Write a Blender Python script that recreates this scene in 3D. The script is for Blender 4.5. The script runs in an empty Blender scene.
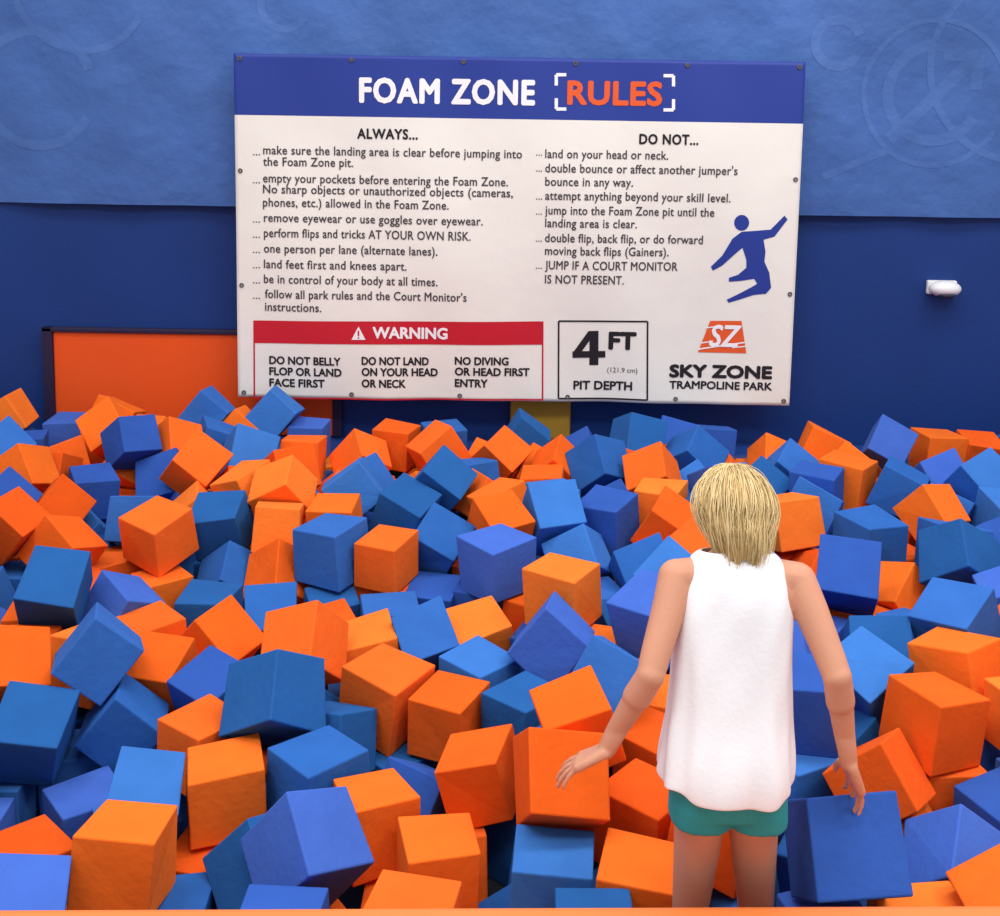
import bpy, bmesh, math, random, time
import numpy as np
from mathutils import Vector, Matrix, Euler, Quaternion
random.seed(7); np.random.seed(7)
T0=time.time()
scene=bpy.context.scene
scene.view_settings.view_transform='Standard'
PITCH=math.radians(7.0); ROLL=math.radians(0.9); F=1100.0; CAMZ=1.65
FLOOR=-0.55
WALL_Y=5.9

def lin(c):
    return tuple(((x/255)/12.92 if x/255<=0.04045 else ((x/255+0.055)/1.055)**2.4) for x in c)+(1.0,)

# ------------------------------------------------------------ materials
def mat(name,rgb,rough=0.8,bump=0.0,bscale=40,mottle=0.0,mscale=3,spec=0.3,sss=0,sheen=0,attr=None,detail=4,bdist=0.01):
    m=bpy.data.materials.new(name); m.use_nodes=True
    nt=m.node_tree; b=nt.nodes['Principled BSDF']
    b.inputs['Roughness'].default_value=rough
    b.inputs['Specular IOR Level'].default_value=spec
    if sss: 
        b.inputs['Subsurface Weight'].default_value=sss
        b.inputs['Subsurface Radius'].default_value=(0.02,0.008,0.004)
        b.inputs['Subsurface Scale'].default_value=0.5
    if sheen: b.inputs['Sheen Weight'].default_value=sheen
    tc=nt.nodes.new('ShaderNodeTexCoord')
    if attr:
        a=nt.nodes.new('ShaderNodeAttribute'); a.attribute_name=attr; src=a.outputs['Color']
    else:
        r=nt.nodes.new('ShaderNodeRGB'); r.outputs[0].default_value=lin(rgb); src=r.outputs[0]
    n=nt.nodes.new('ShaderNodeTexNoise'); n.inputs['Scale'].default_value=mscale; n.inputs['Detail'].default_value=detail
    nt.links.new(tc.outputs['Object'],n.inputs['Vector'])
    mr=nt.nodes.new('ShaderNodeMapRange'); mr.inputs[1].default_value=0.3; mr.inputs[2].default_value=0.7
    mr.inputs[3].default_value=1-mottle; mr.inputs[4].default_value=1+mottle
    nt.links.new(n.outputs['Fac'],mr.inputs[0])
    mx=nt.nodes.new('ShaderNodeVectorMath'); mx.operation='SCALE'
    nt.links.new(src,mx.inputs[0]); nt.links.new(mr.outputs[0],mx.inputs['Scale'])
    nt.links.new(mx.outputs[0],b.inputs['Base Color'])
    if bump:
        n2=nt.nodes.new('ShaderNodeTexNoise'); n2.inputs['Scale'].default_value=bscale; n2.inputs['Detail'].default_value=6
        nt.links.new(tc.outputs['Object'],n2.inputs['Vector'])
        bp=nt.nodes.new('ShaderNodeBump'); bp.inputs['Strength'].default_value=bump; bp.inputs['Distance'].default_value=bdist
        nt.links.new(n2.outputs['Fac'],bp.inputs['Height']); nt.links.new(bp.outputs[0],b.inputs['Normal'])
    return m
M_wall=mat('wall_blue_paint',(18,54,122),0.6,0.15,60,0.06,2)
M_sheet=mat('blue_vinyl_sheet',(63,100,166),0.55,0.5,5,0.16,1.3,bdist=0.05)
M_sheetprint=mat('faded_sheet_print',(70,107,172),0.55,0.5,5,0.16,1.3,bdist=0.05)
M_floor=mat('deck_carpet',(60,62,70),0.9,0.3,120,0.1)
M_pad=mat('orange_vinyl_pad',(240,128,62),0.45,0.1,15,0.04,2,spec=0.5)
M_bpad=mat('blue_vinyl_pad',(24,60,130),0.5,0.1,15,0.04,2,spec=0.5)
M_ppanel=mat('orange_wall_mat',(238,88,30),0.5,0.1,10,0.05,2)
M_frame=mat('dark_frame_paint',(40,34,66),0.5)
M_yel=mat('yellow_pad_vinyl',(190,146,50),0.6,0.1,10,0.08)
M_foam=mat('foam_rubber',(255,255,255),0.95,0.35,45,0.06,9,spec=0.15,attr='Col',bdist=0.006)
M_white=mat('white_banner_vinyl',(233,231,224),0.5,0.25,4,0.025,2,bdist=0.03)
M_bblue=mat('banner_blue_print',(38,60,146),0.5)
M_black=mat('print_black',(32,30,36),0.6)
M_grey=mat('print_dark_grey',(70,64,70),0.6)
M_red=mat('print_red',(196,30,48),0.5)
M_or=mat('print_orange',(226,92,44),0.5)
M_wprint=mat('print_white',(240,240,244),0.5)
M_metal=mat('grommet_metal',(90,90,96),0.4)
M_plast=mat('white_plastic',(226,226,230),0.35,spec=0.5)
M_dplast=mat('dark_plastic',(60,62,80),0.5)
M_skin=mat('skin',(206,146,118),0.55,0.05,80,0.04,8,sss=0.08)
M_hair=mat('blonde_hair',(226,202,150),0.5,0,1,0.12,25)
M_hair2=mat('dark_blonde_hair',(200,172,116),0.5,0,1,0.12,25)
M_hairb=mat('blonde_hair_roots',(190,162,108),0.6,0.4,60,0.1,30)
M_shirt=mat('white_cotton',(240,240,244),0.85,0.1,90,0.01,3,sheen=0.2)
M_short=mat('teal_jersey',(44,158,168),0.8,0.1,90,0.06,8)
M_eye=mat('eye_white',(240,240,240),0.2)
M_iris=mat('iris_blue',(60,90,130),0.2)
M_lip=mat('lip',(190,100,95),0.5)

def link(o,parent=None):
    scene.collection.objects.link(o)
    if parent: o.parent=parent
    return o
def mesh_obj(name,verts,faces,mats,parent=None,smooth=False,fm=None):
    me=bpy.data.meshes.new(name); me.from_pydata([tuple(v) for v in verts],[],[tuple(f) for f in faces]); me.update()
    for m in (mats if isinstance(mats,list) else [mats]): me.materials.append(m)
    if smooth: me.polygons.foreach_set('use_smooth',[True]*len(me.polygons))
    if fm is not None: me.polygons.foreach_set('material_index',fm)
    return link(bpy.data.objects.new(name,me),parent)
def box(name,x0,x1,y0,y1,z0,z1,m,bev=0.0,parent=None,rotz=0,seg=2):
    bm=bmesh.new(); bmesh.ops.create_cube(bm,size=1)
    c=Vector(((x0+x1)/2,(y0+y1)/2,(z0+z1)/2))
    for v in bm.verts: v.co=Vector((v.co.x*(x1-x0),v.co.y*(y1-y0),v.co.z*(z1-z0)))
    if bev: bmesh.ops.bevel(bm,geom=bm.edges[:],offset=bev,segments=seg,affect='EDGES',profile=0.5)
    me=bpy.data.meshes.new(name); bm.to_mesh(me); bm.free(); me.materials.append(m)
    o=bpy.data.objects.new(name,me); o.location=c; o.rotation_euler[2]=rotz
    return link(o,parent)

# ------------------------------------------------------------ camera
cam=bpy.data.cameras.new('camera'); co=bpy.data.objects.new('camera',cam); link(co)
cam.sensor_width=36; cam.lens=36*F/1000; cam.shift_y=-0.208; cam.clip_start=0.05
co.matrix_world=Matrix.Translation((0,0,CAMZ))@Euler((math.pi/2-PITCH,0,0)).to_matrix().to_4x4()@Matrix.Rotation(ROLL,4,'Z')
scene.camera=co

# ------------------------------------------------------------ foam cubes
survey="""232,408,B 282,418,B 218,443,B 257,443,B 132,433,O 45,435,B 15,450,B 75,448,O 20,487,B 105,480,B 60,465,O 150,470,O 180,447,O 240,475,O 200,495,B 150,517,B 62,515,O 25,520,O 313,460,O 328,435,B 355,450,B 390,452,O 365,495,B 310,495,B 285,490,O 265,500,O 420,450,O 445,460,O 470,438,B 490,462,O 455,480,B 420,495,O 455,520,B 505,503,O 540,465,O 520,445,B 555,440,B 605,415,O 575,435,O 600,440,B 650,445,B 680,425,O 705,440,B 610,468,B 640,475,O 565,490,O 595,520,B 550,510,B 640,525,O 680,490,B 660,460,O 740,425,O 775,435,O 800,420,B 730,455,B 760,460,O 835,430,O 820,460,O 855,450,O 890,465,B 900,440,B 925,445,O 955,450,O 985,430,B 930,490,O 975,480,B 860,490,O 850,525,B 910,520,O 990,470,O 980,520,B 790,480,B 815,505,B
0,540,O 30,560,O 62,588,B 75,555,O 235,540,B 310,535,O 322,577,O 190,555,O 145,600,O 110,560,B 175,580,B 245,600,O 395,525,O 410,580,O 445,550,B 350,560,B 360,620,B 475,545,B 505,570,B 560,565,B 490,612,O 555,597,O 525,590,B 620,565,B 600,545,B 640,590,B 615,625,O 830,545,B 820,590,O 855,560,B 890,560,O 925,590,B 960,590,O 950,550,B 990,560,B 990,620,O
0,600,B 25,640,B 80,655,B 20,682,O 165,640,O 110,703,O 45,720,B 210,610,B 235,650,B 255,690,B 310,655,O 172,715,O 285,610,B 385,668,B 335,635,B 440,640,B 420,710,B 460,700,B 515,642,O 525,697,O 560,650,B 585,682,B 610,650,B 640,680,O 480,742,O 600,730,O 840,630,B 880,650,B 920,640,B 960,650,B 985,690,O 890,690,B 950,735,O 850,700,O 830,740,O
25,780,B 88,765,O 205,750,O 130,755,B 245,738,B 320,745,B 150,780,O 245,785,O 190,808,B 100,830,O 345,705,O 330,800,O 395,755,B 405,800,B 360,790,B 445,770,O 480,775,B 540,778,O 505,832,B 570,745,B 585,800,B 620,780,O 600,840,B 655,820,O 650,760,B 820,800,O 900,790,O 970,805,B 870,850,B 935,865,O 995,830,O 990,770,O
20,840,O 60,890,O 130,870,O 295,838,B 195,885,B 160,850,O 320,890,O 370,880,B 440,858,O 390,850,O 430,900,O 530,890,O 475,880,B 570,870,B 620,890,O 790,870,B 830,900,B 0,905,O 250,895,O 700,860,O 745,880,O"""
S=0.19
def to_pit(u,v,z):      # survey reading -> metres on the foam surface
    dx,dy=u-500,v-250
    x=dx*math.cos(ROLL)+dy*math.sin(ROLL); y=-dx*math.sin(ROLL)+dy*math.cos(ROLL)
    a=math.atan(y/F)+PITCH
    Y=(CAMZ-z)/math.tan(a); dep=Y*math.cos(PITCH)+(CAMZ-z)*math.sin(PITCH)
    return x*dep/F,Y
XM=3.5; Y0=2.17; Y1=5.62
top=[]; sv0=[]
for t in survey.split():
    u,v,c=t.split(','); X,Y=to_pit(float(u),float(v),0.0)
    sv0.append((X,Y,c))
    top.append([X,min(max(Y,Y0+.10),Y1-.1),c])
rng=random.Random(3)
P=np.array([[a,b] for a,b,_ in top])
tries=0
while tries<8000:
    tries+=1
    x=rng.uniform(-XM+.12,XM-.12); y=rng.uniform(Y0+.10,Y1-.10)
    if np.min(np.hypot(P[:,0]-x,P[:,1]-y))>0.185:
        top.append([x,y,rng.choice('OB')]); P=np.vstack([P,[x,y]])
SVX=np.array([[a,b] for a,b,_ in sv0]); SVC=[c for _,_,c in sv0]

def sim(cubes,frames,damp=.15):
    """settle cubes [(loc,quat,size)] with the rigid body solver"""
    objs=[]
    me=bpy.data.meshes.new('simc'); bm=bmesh.new(); bmesh.ops.create_cube(bm,size=1); bm.to_mesh(me); bm.free()
    bpy.ops.rigidbody.world_add()
    w=scene.rigidbody_world
    w.collection=bpy.data.collections.new('rb')
    w.point_cache.frame_start=1; w.point_cache.frame_end=frames+5
    w.substeps_per_frame=8; w.solver_iterations=16
    def add(loc,dims,q):
        o=bpy.data.objects.new('sim',me); scene.collection.objects.link(o)
        o.scale=dims; o.location=loc; o.rotation_mode='QUATERNION'; o.rotation_quaternion=q
        w.collection.objects.link(o)
        return o
    q0=Quaternion()
    statics=[((0,4,FLOOR-0.5),(12,10,1)),((0,Y0-0.5,0.5),(12,1,4)),((0,Y1+0.5,0.5),(12,1,4)),
             ((-XM-0.5,4,.5),(1,12,4)),((XM+0.5,4,.5),(1,12,4)),((0.525,2.235,0.0),(0.27,0.19,2.0))]
    so=[add(l,d,q0) for l,d in statics]
    for l,q,s in cubes: objs.append(add(l,(s,s,s),q))
    bpy.context.view_layer.update()
    for o in so+objs:
        if o.rigid_body is None:
            with bpy.context.temp_override(object=o,active_object=o,selected_objects=[o]):
                bpy.ops.rigidbody.object_add()
        rb=o.rigid_body; rb.collision_shape='BOX'; rb.friction=0.5; rb.restitution=0.0
        rb.use_margin=True; rb.collision_margin=0.001
        rb.type='ACTIVE'; rb.mass=0.5; rb.linear_damping=damp; rb.angular_damping=damp+.1
    for o in so: o.rigid_body.type='PASSIVE'
    for f in range(1,frames+1): scene.frame_set(f)
    dg=bpy.context.evaluated_depsgraph_get()
    out=[]
    for (l,q,s),o in zip(cubes,objs):
        mw=o.evaluated_get(dg).matrix_world
        out.append((mw.to_translation().copy(),mw.to_quaternion().copy(),s))
    bpy.ops.rigidbody.world_remove()
    for o in so+objs: bpy.data.objects.remove(o)
    scene.frame_set(1)
    return out
def rq(): 
    return Quaternion((rng.gauss(0,1),rng.gauss(0,1),rng.gauss(0,1),rng.gauss(0,1))).normalized()
base=[]
NL=2
for k in range(NL):
    x=-XM+0.15
    while x<XM-0.13:
        y=Y0+0.15+(0.1 if k%2 else 0)
        while y<Y1-0.13:
            if not (0.26<x<0.79 and y<2.46):
                base.append((Vector((x+rng.uniform(-.03,.03),y+rng.uniform(-.03,.03),FLOOR+0.16+k*0.29)),rq(),S*rng.uniform(.95,1.05)))
            y+=0.245
        x+=0.245
base=sim(base,50)
bpn=np.array([list(l) for l,_,_ in base])
tops=[]
for X,Y,c in top:
    if 0.27<X<0.78 and Y<2.44:
        Y=2.44
    d=np.hypot(bpn[:,0]-X,bpn[:,1]-Y); h=np.max(np.where(d<0.12,bpn[:,2],-.5))
    q=Euler((rng.gauss(0,.4),rng.gauss(0,.4),rng.uniform(0,6.28))).to_quaternion()
    tops.append((Vector((X,Y,h+0.17)),q,S*rng.uniform(.97,1.10)))
for X,c in ((-1.45,'B'),(-1.20,'B'),(.55,'O')):
    tops.append((Vector((X,Y1-.13,.40)),Euler((0,0,rng.uniform(-.3,.3))).to_quaternion(),S)); top.append([X,Y1-.13,c])
allc=sim(base+tops,60,.35)
nb=len(base)
tz=np.array([c[0].z for c in allc[nb:]])
DZ=-0.03-float(np.median(tz))          # bring the foam level with the deck
PF=FLOOR+DZ
allc=[(l+Vector((0,0,DZ)),q,s) for l,q,s in allc]
def cap(x,y):                            # highest pile allowed (cubes above were knocked off)
    if y>4.7:
        if -1.65<x<-1.0: return .125
        if x<-1.05: return .11
        if x>1.7: return .10
        if abs(x-.56)<.14 and y>5.2: return .13
        return .05-.02*(y-4.7)
    return .075
ORS=[(238,98,26),(244,112,34),(232,90,24),(248,124,44),(240,104,34)]
BLS=[(52,106,186),(44,98,174),(66,104,194),(36,92,158),(58,116,194),(48,88,172)]
temps=[]
for k in range(10):
    bm=bmesh.new(); bmesh.ops.create_cube(bm,size=1)
    bmesh.ops.bevel(bm,geom=bm.edges[:],offset=0.024,segments=2,affect='EDGES',profile=0.5)
    v=np.array([list(x.co) for x in bm.verts]); f=[[x.index for x in fc.verts] for fc in bm.faces]; bm.free()
    off=np.random.uniform(-.045,.045,(2,2,2,3)); t=v+0.5; d=np.zeros_like(v)
    for i in (0,1):
        for j in (0,1):
            for l in (0,1):
                w=(t[:,0] if i else 1-t[:,0])*(t[:,1] if j else 1-t[:,1])*(t[:,2] if l else 1-t[:,2])
                d+=w[:,None]*off[i,j,l]
    temps.append((v+d,f))
V=[];Fc=[];C=[];n=0
for i,(l,q,s) in enumerate(allc):
    if l.z<PF or l.z>cap(l.x,l.y) or abs(l.x)>XM or not (Y0<l.y<Y1): continue
    c=top[i-nb][2] if i>=nb else ('O' if rng.random()<.5 else 'B')
    k_=CAMZ/(CAMZ-l.z)
    d=np.hypot(SVX[:,0]-l.x*k_,(SVX[:,1]-l.y*k_)*.9); k=int(np.argmin(d))
    if d[k]<0.13 and l.z>-.17: c=SVC[k]
    col=lin(rng.choice(ORS if c=='O' else BLS)); g=rng.uniform(.92,1.06)
    tv,tf=temps[i%10]; R=np.array(q.to_matrix())
    vv=(tv*s)@R.T+np.array(l); V.append(vv); Fc+= [[a+n for a in ff] for ff in tf]; n+=len(vv)
    C+= [(col[0]*g,col[1]*g,col[2]*g,1)]*len(vv)
V=np.vstack(V)
fo=mesh_obj('foam_cubes',V,Fc,M_foam)
ca=fo.data.color_attributes.new('Col','FLOAT_COLOR','POINT')
ca.data.foreach_set('color',np.array(C,dtype=np.float32).ravel())

# ------------------------------------------------------------ room and pit
box('wall_back',-7,7,WALL_Y,WALL_Y+0.2,PF-0.1,4.6,M_wall)
box('floor',-7,7,-4,1.62,-0.25,-0.05,M_floor)
box('pit_floor',-4,4,1.6,WALL_Y,PF-0.1,PF-0.004,M_floor)
PADR=math.radians(1.6)
box('pit_edge_pad',-3.9,3.9,1.68,2.122,PF+.02,0.008,M_pad,0.02,rotz=PADR,seg=3)
box('pit_side_pad',-3.85,-3.54,2.3,5.6,PF,0.02,M_pad,0.03)
box('pit_side_pad.001',3.54,3.85,2.3,5.6,PF,0.02,M_pad,0.03)
box('pit_back_pad',-3.85,3.85,Y1+.03,WALL_Y-.01,PF,-0.12,M_bpad,0.02)

# ------------------------------------------------------------ upper vinyl sheet
def sheet_w(x,z):
    return (0.016*math.sin(x*2.1+z*1.3)+0.010*math.sin(x*5.3-z*3.1+1)+0.006*math.sin(x*13+z*5+2*math.sin(z*3)))
SY=WALL_Y-0.05
def grid(name,x0,x1,z0,z1,nx,nz,y,wf,m,parent=None,fmf=None):
    vs=[];fs=[];fm=[]
    for j in range(nz+1):
        for i in range(nx+1):
            x=x0+(x1-x0)*i/nx; z=z0+(z1-z0)*j/nz
            vs.append((x,y+wf(x,z),z))
    for j in range(nz):
        for i in range(nx):
            a=j*(nx+1)+i; fs.append((a,a+1,a+nx+2,a+nx+1))
            if fmf: fm.append(fmf(x0+(x1-x0)*(i+.5)/nx,z0+(z1-z0)*(j+.5)/nz))
    return mesh_obj(name,vs,fs,m,parent,True,fm if fmf else None)
sheet=grid('hanging_vinyl_sheet',-7,7,1.145,4.5,280,60,SY,sheet_w,M_sheet)
def ribbon(pts,w,closed=False):
    """flat strip in XZ following pts"""
    vs=[];fs=[];N=len(pts)
    for i,(x,z) in enumerate(pts):
        a=pts[(i-1)%N] if (closed or i>0) else pts[i]; b=pts[(i+1)%N] if (closed or i<N-1) else pts[i]
        tx,tz=b[0]-a[0],b[1]-a[1]; l=math.hypot(tx,tz) or 1; nx,nz=-tz/l*w/2,tx/l*w/2
        vs+=[(x+nx,z+nz),(x-nx,z-nz)]
    for i in range(N if closed else N-1):
        j=(i+1)%N; fs.append((2*i,2*i+1,2*j+1,2*j))
    return vs,fs
def arc(cx,cz,r,a0,a1,n=40): return [(cx+r*math.cos(math.radians(a0+(a1-a0)*i/n)),cz+r*math.sin(math.radians(a0+(a1-a0)*i/n))) for i in range(n+1)]
sv=[];sf=[]
def addr(pts,w):
    vs,fs=ribbon(pts,w); n=len(sv); sv.extend([(x,SY+sheet_w(x,z)-0.0015,z) for x,z in vs]); sf.extend([[a+n for a in f] for f in fs])
def line(a,b,n=20): return [(a[0]+(b[0]-a[0])*i/n,a[1]+(b[1]-a[1])*i/n) for i in range(n+1)]
for cx,cz,r,w in [(2.28,1.80,.25,.06),(2.28,1.80,.38,.03),(2.75,1.95,.5,.04),(1.75,2.05,.12,.05),(-2.45,1.75,.3,.05),(-1.15,2.2,.12,.04),(-2.2,2.3,.35,.04)]:
    addr(arc(cx,cz,r,20,330),w)
for a,b,w in [((2.05,1.55),(2.5,2.0),.07),((2.5,2.0),(2.32,2.0),.06),((2.5,2.0),(2.5,1.82),.06),((1.7,1.35),(2.05,1.5),.04)]:
    addr(line(a,b),w)
mesh_obj('printed_emblems',sv,sf,M_sheetprint,sheet)

# ------------------------------------------------------------ wall mat, pad, light
g=bpy.data.objects.new('orange_wall_mat',None); link(g)
box('mat_panel',-2.42,-0.9,WALL_Y-0.035,WALL_Y-0.005,-.115,0.445,M_ppanel,0.008,g)
box('frame_left',-2.475,-2.42,WALL_Y-0.05,WALL_Y-0.001,-.115,0.47,M_frame,0.005,g)
box('frame_top',-2.475,-0.85,WALL_Y-0.05,WALL_Y-0.001,0.445,0.47,M_frame,0.005,g)
box('frame_right',-0.9,-0.85,WALL_Y-0.05,WALL_Y-0.001,-.115,0.445,M_frame,0.005,g)
box('yellow_wall_pad',0.07,0.40,WALL_Y-0.06,WALL_Y-0.001,-0.115,0.13,M_yel,0.02)
el=bpy.data.objects.new('emergency_light',None); link(el)
def ellipsoid(name,c,r,m,parent=None,seg=32,rings=16,cut=None):
    bm=bmesh.new(); bmesh.ops.create_uvsphere(bm,u_segments=seg,v_segments=rings,radius=1)
    for v in bm.verts: v.co=Vector((v.co.x*r[0]+c[0],v.co.y*r[1]+c[1],v.co.z*r[2]+c[2]))
    me=bpy.data.meshes.new(name); bm.to_mesh(me); bm.free(); me.materials.append(m)
    me.polygons.foreach_set('use_smooth',[True]*len(me.polygons))
    return link(bpy.data.objects.new(name,me),parent)
box('back_plate',2.31,2.47,WALL_Y-0.03,WALL_Y,0.725,0.80,M_plast,0.008,el)
ellipsoid('dome',(2.39,WALL_Y-0.065,0.762),(0.085,0.06,0.045),M_plast,el)
ellipsoid('lens',(2.39,WALL_Y-0.085,0.735),(0.05,0.04,0.022),M_dplast,el)

# ------------------------------------------------------------ sign banner
BW,BH=2.925,1.80; BX=0.085-BW/2; BZ=1.942; BY=WALL_Y-0.20
UX=BW/571.0; UZ=BH/343.0
def ban_w(x,z):
    s=(x-BX)/BW; t=(BZ-z)/BH
    return 0.008*math.sin(s*9+t*2)+0.006*math.sin(s*23-t*7)+0.010*math.sin(t*6+s*3)+0.005*math.sin(s*40)*(math.exp(-t*6)+math.exp(-(1-t)*6))
def art(x,y):   # artwork sheet coordinates -> banner metres
    t=(y-53-0.0158*(x-234))/(340+5*(x-234)/571)
    s=(x-234-4*t)/(571-19*t)
    t-=0.065*t*(1-t)
    return BX+s*BW, BZ-t*BH
HZ=BZ-61*UZ
NZ=92
banner=grid('rules_banner',BX,BX+BW,BZ-BH,BZ,140,NZ,BY,ban_w,[M_white,M_bblue],None,lambda x,z:1 if z>HZ else 0)
sol=banner.modifiers.new('s','SOLIDIFY'); sol.thickness=0.003; sol.offset=1
layers={}
def put(layer,vs,fs,off=0.005):
    L=layers.setdefault(layer,([],[])); n=len(L[0])
    L[0].extend([(x,BY+ban_w(x,z)-off,z) for x,z in vs]); L[1].extend([[a+n for a in f] for f in fs])
def text_mesh(s,sp=1.0):
    cu=bpy.data.curves.new('t','FONT'); cu.body=s; cu.size=1; cu.resolution_u=3; cu.space_character=sp
    o=bpy.data.objects.new('t',cu); scene.collection.objects.link(o)
    dg=bpy.context.evaluated_depsgraph_get(); me=bpy.data.meshes.new_from_object(o.evaluated_get(dg))
    vs=[(v.co.x,v.co.y) for v in me.vertices]; fs=[list(p.vertices) for p in me.polygons]
    bpy.data.objects.remove(o); return vs,fs
cv,_=text_mesh('H'); capref=max(v[1] for v in cv)
def text(s,x0,x1,yc,cap,layer='lettering_grey',bold=0.0,off=0.005,sp=1.0,shear=0):
    vs,fs=text_mesh(s,sp)
    vs=[(x+y*shear,y) for x,y in vs]
    mnx=min(v[0] for v in vs); mxx=max(v[0] for v in vs)
    a=art(x0,yc); b=art(x1,yc); zc=art((x0+x1)/2,yc)[1]
    kz=cap*UZ/capref; bx=bold*kz
    kx=(b[0]-a[0]-2*bx)/(mxx-mnx)
    offs=[(0,0)] if bold<=0.01 else [(bx*math.cos(k*math.pi/4),bx*math.sin(k*math.pi/4)) for k in range(8)]
    for k,(ox,oz) in enumerate(offs):
        put(layer,[(a[0]+bx+(x-mnx)*kx+ox, zc+(y-capref/2)*kz*(1-2*bold/capref*.7)+oz) for x,y in vs],fs,off+k*0.00012)
def poly(pts,layer,off=0.005):
    bm=bmesh.new(); vv=[bm.verts.new((*art(*p),0)) for p in pts]; f=bm.faces.new(vv)
    bmesh.ops.triangulate(bm,faces=[f])
    for _ in range(3):
        es=[e for e in bm.edges if e.calc_length()>.05]
        if es: bmesh.ops.subdivide_edges(bm,edges=es,cuts=1); bmesh.ops.triangulate(bm,faces=bm.faces[:])
    bm.verts.index_update()
    put(layer,[(v.co.x,v.co.y) for v in bm.verts],[[v.index for v in f.verts] for f in bm.faces],off); bm.free()
def quad(a,b,c,d,layer,off=.005,nx=60,ny=4):   # top-left, top-right, bottom-right, bottom-left
    vs=[];fs=[]
    for j in range(ny+1):
        for i in range(nx+1):
            s=i/nx;t=j/ny
            vs.append(art((a[0]*(1-s)+b[0]*s)*(1-t)+(d[0]*(1-s)+c[0]*s)*t,(a[1]*(1-s)+b[1]*s)*(1-t)+(d[1]*(1-s)+c[1]*s)*t))
    for j in range(ny):
        for i in range(nx): k=j*(nx+1)+i; fs.append((k,k+nx+1,k+nx+2,k+1))
    put(layer,vs,fs,off)
def strip(p,q,w,layer,off=0.005,n=40):
    a=art(*p); b=art(*q); vs,fs=ribbon(line(a,b,n),w*UX); put(layer,vs,fs,off)
text('FOAM ZONE',359,535,92,24,'lettering_white',0.035,sp=1.12)
text('RULES',567,662,94,23,'lettering_orange',0.035,sp=1.05)
for p,q in [((556,75),(556,86)),((556,75),(566,75)),((556,99),(556,110)),((556,110),(566,110)),((673,76),(673,87)),((663,76),(673,76)),((673,100),(673,111)),((663,111),(673,111))]:
    strip(p,q,3.2,'lettering_white',n=3)
text('ALWAYS...',357,418,135,10,'lettering_black',0.03,sp=1.1)
text('DO NOT...',639,698,141,10,'lettering_black',0.03,sp=1.1)
L=[("make sure the landing area is clear before jumping into",263,522,153),("the Foam Zone pit.",263,353,163),
("empty your pockets before entering the Foam Zone.",263,508,181),("No sharp objects or unauthorized objects (cameras,",263,513,192),
("phones, etc.) allowed in the Foam Zone.",263,449,204.5),("remove eyewear or use goggles over eyewear.",264,483,220),
("perform flips and tricks AT YOUR OWN RISK.",264,471,235),("one person per lane (alternate lanes).",264,438,250),
("land feet first and knees apart.",264,407,265),("be in control of your body at all times.",264,438,280),
("follow all park rules and the Court Monitor's",265,467,295),("instructions.",265,322,306)]
for s,a,b,y in L: text(s,a,b,y,8.6,sp=1.05,bold=.012)
for y in (152,180,219,234,249,264,279,294): text("...",253,260,y,8)
R=[("land on your head or neck.",545,668,156),("double bounce or affect another jumper's",545,737,171),("bounce in any way.",545,633,183.5),
("attempt anything beyond your skill level.",545,730,198.5),("jump into the Foam Zone pit until the",545,714,213),("landing area is clear.",545,637,225),
("double flip, back flip, or do forward",545,703,240.5),("moving back flips (Gainers).",545,669,253),("JUMP IF A COURT MONITOR",545,678,267.5),("IS NOT PRESENT.",545,624,281)]
for s,a,b,y in R: text(s,a,b,y,8.6,sp=1.05,bold=.012)
for y in (153,169,197,212,239,266): text("...",536,542,y,8)
quad((254,319),(543,322),(543,345),(254,341),'print_red')
for p,q in [((254,319),(254,394)),((254,394),(543,399)),((543,322),(543,399))]: strip(p,q,1.6,'print_red')
text('WARNING',373,448,332,11.5,'lettering_white',0.035,0.007)
poly([(352,338),(359,325),(366,338)],'lettering_white',0.007)
strip((359,329),(359,334),1.6,'print_red',0.009,2); strip((359,335.3),(359,336.6),1.6,'print_red',0.009,2)
for k,(a,b,c,x0,ws) in enumerate([("DO NOT BELLY","FLOP OR LAND","FACE FIRST",269,(72,73,56)),("DO NOT LAND","ON YOUR HEAD","OR NECK",362,(67,76,44)),("NO DIVING","OR HEAD FIRST","ENTRY",455,(54,75,33))]):
    for j,s in enumerate((a,b,c)): text(s,x0,x0+ws[j],358.5+k*.8+j*10.8,8.2,'lettering_black',0.03)
for p,q in [((559,322),(648,323)),((648,323),(648,400)),((648,400),(559,398)),((559,398),(559,322))]: strip(p,q,1.8,'lettering_black')
quad((590,332),(599,332),(599,366),(590,366),'lettering_black',nx=3,ny=6)
quad((573,352),(606,352),(606,358.5),(573,358.5),'lettering_black',.0055,8,2)
quad((589,332),(597,332),(581,354),(573,354),'lettering_black',.006,3,6)
text('FT',609,637,342,18,'lettering_black',0.045)
text('(121.9 cm)',608,638,371,5); text('PIT DEPTH',574,633,386,9,'lettering_black',0.03)
text('SKY ZONE',670,773,373,13,'lettering_black',0.05); text('TRAMPOLINE PARK',670,773,386.5,8,'lettering_black',0.03)
quad((711,323),(742,323),(747,355),(699,354),'lettering_orange',nx=12)
text('SZ',710,742,338,22,'lettering_white',0.02,0.007,shear=.2)
strip((699,351),(747,344),1.4,'lettering_white',0.007,8); strip((702,345),(714,343),1.2,'lettering_white',0.007,4); strip((706,330),(718,328.5),1.2,'lettering_white',0.007,4); strip((733,349.5),(747,348),1.2,'lettering_white',0.007,4)
poly([(784,218),(787,222),(774,239),(763,242),(765,254),(764,264),(769,275),(771,290),(766,296),(754,297),(742,301),(729,305),(727,302),(739,296),(752,289),(757,286),(754,281),(741,283),(729,284),(729,280),(738,277),(746,270),(746,262),(742,250),(735,256),(722,268),(713,273),(711,269),(722,258),(732,241),(741,234),(756,233),(770,232)],'print_blue')
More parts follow.
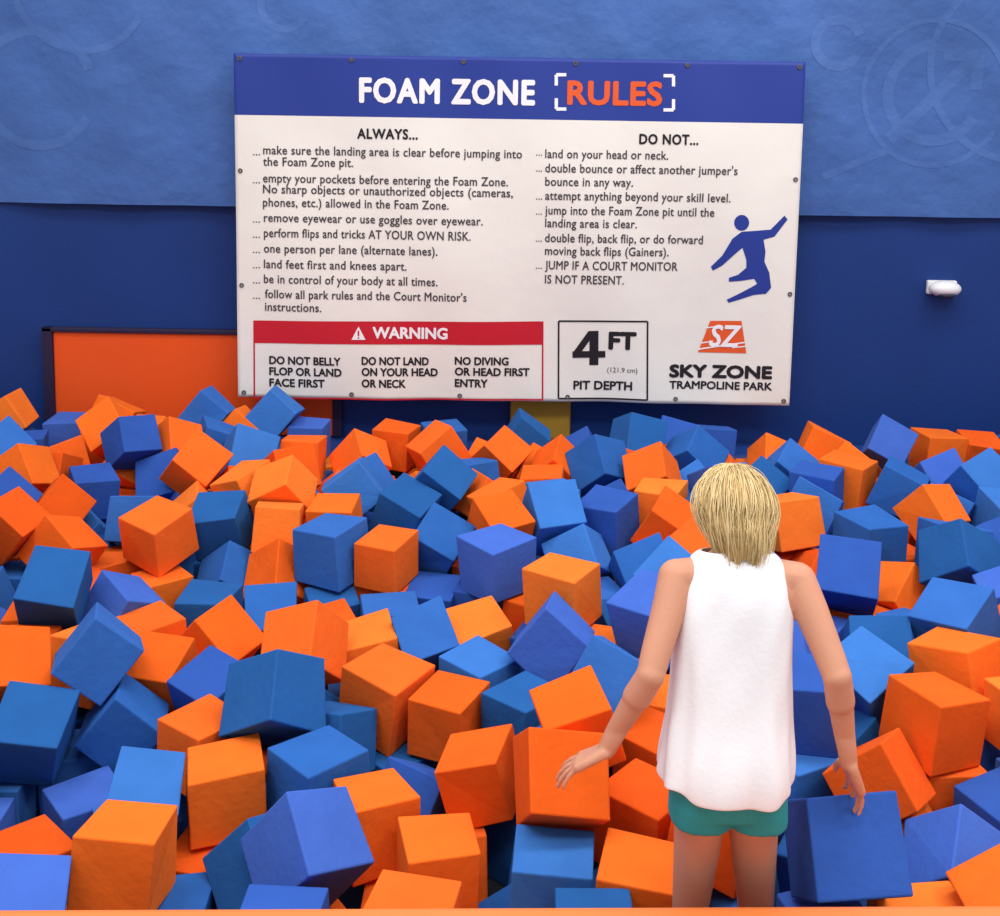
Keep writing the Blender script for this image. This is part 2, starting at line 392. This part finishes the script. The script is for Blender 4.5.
poly([(741+7.5*math.cos(a*math.pi/8),225+8*math.sin(a*math.pi/8)) for a in range(16)],'print_blue')
LM={'lettering_white':M_wprint,'lettering_orange':M_or,'lettering_black':M_black,'lettering_grey':M_grey,'print_red':M_red,'print_blue':M_bblue}
for k,(v,f) in layers.items(): mesh_obj(k,v,f,LM[k],banner)
gv=[];gf=[]
def grommet(x,z):
    n=len(gv); N=14
    for r,dy in ((.013,0.004),(.011,.009),(.006,.009),(.005,.004)):
        for i in range(N):
            a=2*math.pi*i/N; xx=x+r*math.cos(a); zz=z+r*math.sin(a); gv.append((xx,BY+ban_w(xx,zz)-dy,zz))
    for k in range(3):
        for i in range(N): j=(i+1)%N; gf.append((n+k*N+i,n+k*N+j,n+(k+1)*N+j,n+(k+1)*N+i))
for i in range(6):
    x=BX+0.03+(BW-0.06)*i/5
    grommet(x,BZ-0.025); grommet(x,BZ-BH+0.025)
for j in range(1,3):
    for x in (BX+.025,BX+BW-.025): grommet(x,BZ-BH*j/3)
mesh_obj('grommets',gv,gf,M_metal,banner)
for i in range(6):
    x=BX+0.03+(BW-0.06)*i/5
    box('standoff_%d'%i,x-.004,x+.004,BY,WALL_Y-.09,BZ-.029,BZ-.021,M_metal,0,banner)

# ------------------------------------------------------------ girl
girl=bpy.data.objects.new('girl',None); link(girl)
gb=bmesh.new()
def loft(bm,rings,cap=True):
    R=[[bm.verts.new(p) for p in r] for r in rings]; n=len(R[0])
    for k in range(len(R)-1):
        for i in range(n): j=(i+1)%n; bm.faces.new((R[k][i],R[k][j],R[k+1][j],R[k+1][i]))
    if cap: bm.faces.new(R[0][::-1]); bm.faces.new(R[-1])
def capsule(bm,a,b,ra,rb,n=16,sy=1.0):
    a=Vector(a);b=Vector(b); d=b-a; L=d.length or 1e-6
    q=d.to_track_quat('Z','Y'); rings=[]
    for k in range(1,6): t=math.pi/2*k/6; rings.append((-ra*math.cos(t),ra*math.sin(t)))
    for k in range(0,5): t=k/4; rings.append((L*t,ra+(rb-ra)*t))
    for k in range(1,6): t=math.pi/2*k/6; rings.append((L+rb*math.sin(t),rb*math.cos(t)))
    loft(bm,[[a+q@Vector((r*math.cos(2*math.pi*i/n),r*sy*math.sin(2*math.pi*i/n),h)) for i in range(n)] for h,r in rings])
def ering(cx,cy,cz,a,b,n=32,p=2.3,tilt=0):
    o=[]
    for i in range(n):
        t=2*math.pi*i/n; c,s=math.cos(t),math.sin(t)
        x=a*math.copysign(abs(c)**(2/p),c); y=b*math.copysign(abs(s)**(2/p),s)
        o.append(Vector((cx+x,cy+y,cz+tilt*x)))
    return o
GX,GY=0.527,2.25
def bend(p):
    """fold the body forward at the hips, head dipping a little further"""
    x,y,z=p
    h=z-.20
    if h<=0: return (x,y,z)
    a=.30*min(1,h/.12)+ .28*max(0,min(1,(z-.70)/.08))
    base=.30*min(1,h/.12)
    hz=min(z,.70)-.20
    yy=GY+(y-GY)*math.cos(base)+hz*math.sin(base)
    zz=.20+hz*.945*math.cos(base*.6)-(y-GY)*math.sin(base)*.6
    if z>.70:
        r=z-.70; yy+=r*math.sin(a)-(0); zz+=r*math.cos(a)-(y-GY)*(math.sin(a)-math.sin(base))*.8
    k=1+.075*min(1,h/.3)
    return (.527+(x-.527)*k+.020*min(1,h/.4),yy,zz)
def lean(me):
    for v in me.vertices: v.co=bend(v.co)
# torso
loft(gb,[ering(.512,GY,.17,.07,.06),ering(.512,GY,.21,.115,.085),ering(.513,GY,.26,.124,.090),ering(.516,GY,.33,.110,.078),ering(.520,GY,.40,.098,.069),
         ering(.524,GY,.48,.106,.074),ering(.526,GY,.56,.116,.079),ering(.527,GY,.62,.120,.075),ering(.528,GY,.665,.113,.062),ering(.528,GY,.692,.075,.048),ering(.528,GY,.72,.040,.039)])
capsule(gb,(.528,GY,.68),(.532,GY+.012,.765),.036,.034)
shL,elL,wrL=(.402,GY,.650),(.340,GY-.075,.455),(.252,GY+.0,.275)
shR,elR,wrR=(.655,GY,.648),(.718,GY-.080,.460),(.772,GY-.01,.262)
for sh,el_,wr in ((shL,elL,wrL),(shR,elR,wrR)):
    cx=.527+(sh[0]-.527)*.5
    capsule(gb,(cx,GY,.660),sh,.038,.040)
    capsule(gb,sh,el_,.040,.029); capsule(gb,el_,wr,.030,.019)
    m=Vector(el_).lerp(Vector(wr),.3); capsule(gb,el_,m,.029,.030)
def hand(bm,wr,tip,palmn,thumb):
    K=1.1
    wr=Vector(wr); d=(Vector(tip)-wr).normalized(); n=Vector(palmn); n=(n-d*n.dot(d)).normalized()
    side=Vector(thumb); side=(side-d*side.dot(d)-n*side.dot(n)).normalized()
    for k,(off,ln,r) in enumerate([(.026,.062,.0075),(.009,.070,.0078),(-.009,.065,.0075),(-.025,.052,.0065)]):
        off*=K; ln*=K
        kn=wr+d*(.068*K-abs(off)*.25)+side*off
        capsule(bm,wr+side*off*.55,kn,.012,.0105,10)
        p=kn; ang=.10+.06*k; 
        for sgm,fr in enumerate((.44,.31,.25)):
            dd=d*math.cos(ang)+n*math.sin(ang)+side*(off*6)
            dd.normalize(); q_=p+dd*ln*fr; capsule(bm,p,q_,r-.0006*sgm,r-.0006*(sgm+1),10); p=q_; ang+=.24
    b0=wr+d*.018+side*.016; b1=b0+(d*.6+side*.75+n*.25).normalized()*.034; b2=b1+(d*.9+side*.4+n*.25).normalized()*.026; b3=b2+(d+side*.1+n*.3).normalized()*.020
    capsule(bm,b0,b1,.012,.0095,10); capsule(bm,b1,b2,.009,.008,10); capsule(bm,b2,b3,.008,.0065,10)
hand(gb,wrL,(.130,GY+.03,.205),(.4,-.1,-1),(.2,1,.2))
hand(gb,wrR,(.83,GY+.04,.14),(-1,-.2,-.2),(0,1,.2))
KZ=-.11
for hip,kn,an in (((.464,GY,.20),(.452,GY+.03,KZ),(.450,GY-.01,PF+.085)),((.570,GY,.20),(.602,GY+.045,KZ),(.606,GY-.005,PF+.085))):
    capsule(gb,hip,kn,.062,.041,20); capsule(gb,kn,an,.041,.025)
    ck=Vector(kn).lerp(Vector(an),.32)+Vector((0,-.012,0)); capsule(gb,kn,ck,.035,.041); capsule(gb,ck,an,.041,.025)
    a=Vector(an); capsule(gb,a+Vector((0,-.012,-.055)),a+Vector((0,.09,-.062)),.026,.024); capsule(gb,a,a+Vector((0,.09,-.06)),.026,.020)
    for t in range(5):
        o_=(t-2)*.011*(1 if hip[0]>.5 else -1); capsule(gb,a+Vector((o_,.09,-.066)),a+Vector((o_*1.2,.125-.004*t,-.072)),.009,.008,8)
HC=Vector((.534,GY+.018,.790))
HRX,HRY,HRZ=.066,.082,.093
hr=[]
for k in range(1,24):
    t=math.pi*k/24; zz=math.cos(t); rr=math.sin(t); low=max(0,-zz)
    fx=1-.30*low**1.3; cy=.018*low
    hr.append([Vector((HC.x+HRX*fx*rr*math.cos(p),HC.y+cy+HRY*(1-.22*low)*rr*math.sin(p),HC.z+HRZ*zz*1.03)) for p in [2*math.pi*i/32 for i in range(32)]])
loft(gb,hr[::-1])
fy=HC.y+HRY
capsule(gb,(HC.x,fy-.010,HC.z+.005),(HC.x,fy+.010,HC.z-.022),.006,.010,12)
capsule(gb,(HC.x-.008,fy+.001,HC.z-.025),(HC.x+.008,fy+.001,HC.z-.025),.007,.007,10)
capsule(gb,(HC.x-.014,fy-.008,HC.z-.047),(HC.x+.014,fy-.008,HC.z-.047),.007,.007,10)
capsule(gb,(HC.x,fy-.020,HC.z-.078),(HC.x,fy-.022,HC.z-.080),.018,.018,12)
for sg in (-1,1):
    capsule(gb,(HC.x+sg*.065,HC.y+.004,HC.z+.012),(HC.x+sg*.062,HC.y+.008,HC.z-.018),.014,.009,12)
    capsule(gb,(HC.x+sg*.012,fy-.012,HC.z+.026),(HC.x+sg*.040,fy-.026,HC.z+.024),.008,.007,10)
def finish(bm,name,m,vox,parent,it=3,fac=0.5,extra=None):
    bmesh.ops.recalc_face_normals(bm,faces=bm.faces[:])
    me=bpy.data.meshes.new(name+'_src'); bm.to_mesh(me); bm.free()
    o=bpy.data.objects.new(name+'_src',me); scene.collection.objects.link(o)
    r=o.modifiers.new('r','REMESH'); r.mode='VOXEL'; r.voxel_size=vox; r.use_smooth_shade=True
    s=o.modifiers.new('s','SMOOTH'); s.iterations=it; s.factor=fac
    bpy.context.view_layer.update()
    dg=bpy.context.evaluated_depsgraph_get(); nm=bpy.data.meshes.new_from_object(o.evaluated_get(dg))
    bpy.data.objects.remove(o); nm.name=name; nm.materials.clear(); nm.materials.append(m)
    nm.polygons.foreach_set('use_smooth',[True]*len(nm.polygons)); lean(nm)
    return link(bpy.data.objects.new(name,nm),parent)
finish(gb,'body',M_skin,0.0042,girl,4)
for sg,nm in ((-1,'left'),(1,'right')):
    e=(HC.x+sg*.027,fy-.021,HC.z+.008)
    lean(ellipsoid('eye_'+nm,e,(.012,.010,.009),M_eye,girl,16,10).data); lean(ellipsoid('iris_'+nm,(e[0],e[1]+.0065,e[2]),(.0055,.0045,.0055),M_iris,girl,12,8).data)
lean(ellipsoid('mouth',(HC.x,fy-.0035,HC.z-.047),(.019,.006,.005),M_lip,girl,16,8).data)
# tank top
rings=[]
prof=[(.218,.146,.112),(.24,.145,.111),(.28,.141,.108),(.34,.134,.103),(.40,.128,.098),(.46,.124,.094),(.52,.122,.091),(.57,.120,.089),(.60,.117,.087),(.625,.112,.084),(.648,.106,.080),(.670,.101,.074),(.690,.097,.066),(.704,.088,.056),(.712,.072,.049)]
NR=96
for z,a,b in prof:
    r=ering(.508+(z-.22)*.040,GY,z,a,b,NR,2.4)
    dr=max(0,1-(z-.218)/.36)
    for i,p in enumerate(r):
        t=2*math.pi*i/NR; w=1+dr*(.034*math.sin(7*t+z*6)+.026*math.sin(12*t+1+z*4))+.010*math.sin(5*t+z*25)+.010*math.sin(9*t-z*38)
        p.x=.52+(p.x-.52)*w; p.y=GY+(p.y-GY)*w
        if z<.23: p.z+=.010*math.sin(2*t+1)+.004*math.sin(7*t)
    rings.append(r)
bm=bmesh.new(); loft(bm,rings,False); me=bpy.data.meshes.new('tank_top'); bm.to_mesh(me); bm.free(); lean(me)
me.materials.append(M_shirt); me.polygons.foreach_set('use_smooth',[True]*len(me.polygons))
tt=link(bpy.data.objects.new('tank_top',me),girl)
s=tt.modifiers.new('sol','SOLIDIFY'); s.thickness=.004; s=tt.modifiers.new('sub','SUBSURF'); s.levels=2; s.render_levels=2
bm=bmesh.new()
loft(bm,[ering(.513,GY,.16,.10,.083),ering(.513,GY,.21,.128,.096),ering(.514,GY,.27,.132,.098),ering(.516,GY,.33,.118,.086)])
for hx,kx in ((.462,.455),(.575,.598)):
    loft(bm,[ering(hx+(kx-hx)*.25,GY+.006,.125,.070,.076),ering(hx,GY,.17,.072,.078),ering(hx,GY,.23,.066,.078)])
finish(bm,'shorts',M_short,0.005,girl,4)
# hair: smooth fall gathered towards the nape
lean(ellipsoid('hair_scalp',(HC.x,HC.y-.012,HC.z+.012),(.0715,.080,.090),M_hairb,girl,32,20).data)
hrn=random.Random(5)
def hair(name,m,N,seed):
    cu=bpy.data.curves.new(name,'CURVE'); cu.dimensions='3D'; cu.bevel_depth=.0010; cu.bevel_resolution=1; cu.materials.append(m)
    cx,cy,cz=HC.x,HC.y-.012,HC.z+.012
    for k in range(N):
        ph=hrn.uniform(math.radians(172),math.radians(368))
        wild=hrn.random()<.10
        lift=1.0+.07*hrn.random()+.012*math.sin(ph*11+seed)
        if wild: lift=hrn.uniform(1.10,1.20)
        end=hrn.uniform(.690,.735)+.012*math.sin(ph*7)
        if math.sin(ph)>-.3: end+=.03
        crown=hrn.uniform(-.02,.05); pts=[]
        wv=hrn.uniform(0,6.28); wa=hrn.uniform(.0005,.002)*(5 if wild else 1)
        kk=hrn.uniform(.75,1.0); N1=18
        for i in range(N1):
            u=i/(N1-1)
            if u<.55:
                th=u/.55*math.pi/2; st=math.sin(th)
                x=cx+.074*lift*st*math.cos(ph)+.004*math.sin(wv)*(1-u); y=cy+crown*(1-st)+.084*lift*st*math.sin(ph); z=cz+.093*lift*math.cos(th)*(1-.25*(crown/.083)**2)
            else:
                t=(u-.55)/.45; sh=1-.42*kk*t**1.6
                x=cx+.074*lift*math.cos(ph)*sh; y=cy+.084*lift*math.sin(ph)*(1-.18*t*t); z=cz+(end-cz)*t
            pts.append([x+wa*math.sin(wv+u*5),y+wa*math.cos(wv+u*6),z])
        sp=cu.splines.new('POLY'); sp.points.add(len(pts)-1)
        for i,p in enumerate(pts): sp.points[i].co=(*bend(p),1); sp.points[i].radius=1 if i<len(pts)-2 else .5
    link(bpy.data.objects.new(name,cu),girl)
hair('hair_strands_light',M_hair,1800,0); hair('hair_strands_dark',M_hair2,900,2)

# ------------------------------------------------------------ lights
def area(name,loc,size,power,col=(1,.97,.93)):
    l=bpy.data.lights.new(name,'AREA'); l.shape='RECTANGLE'; l.size=size[0]; l.size_y=size[1]; l.energy=power; l.color=col
    o=bpy.data.objects.new(name,l); o.location=loc
    link(o)
for i,(x,y,p) in enumerate([(-2.5,1.0,68),(0.3,0.6,78),(3.0,1.0,88),(-2.5,3.6,64),(0.5,3.6,64),(3.0,3.6,84)]):
    area('ceiling_light' if i==0 else 'ceiling_light.%03d'%i,(x,y,4.8),(2.0,1.2),p)
w=bpy.data.worlds.new('world'); scene.world=w; w.use_nodes=True
w.node_tree.nodes['Background'].inputs[0].default_value=(.95,.95,1,1); w.node_tree.nodes['Background'].inputs[1].default_value=.66
print('DZ',DZ,time.time()-T0)
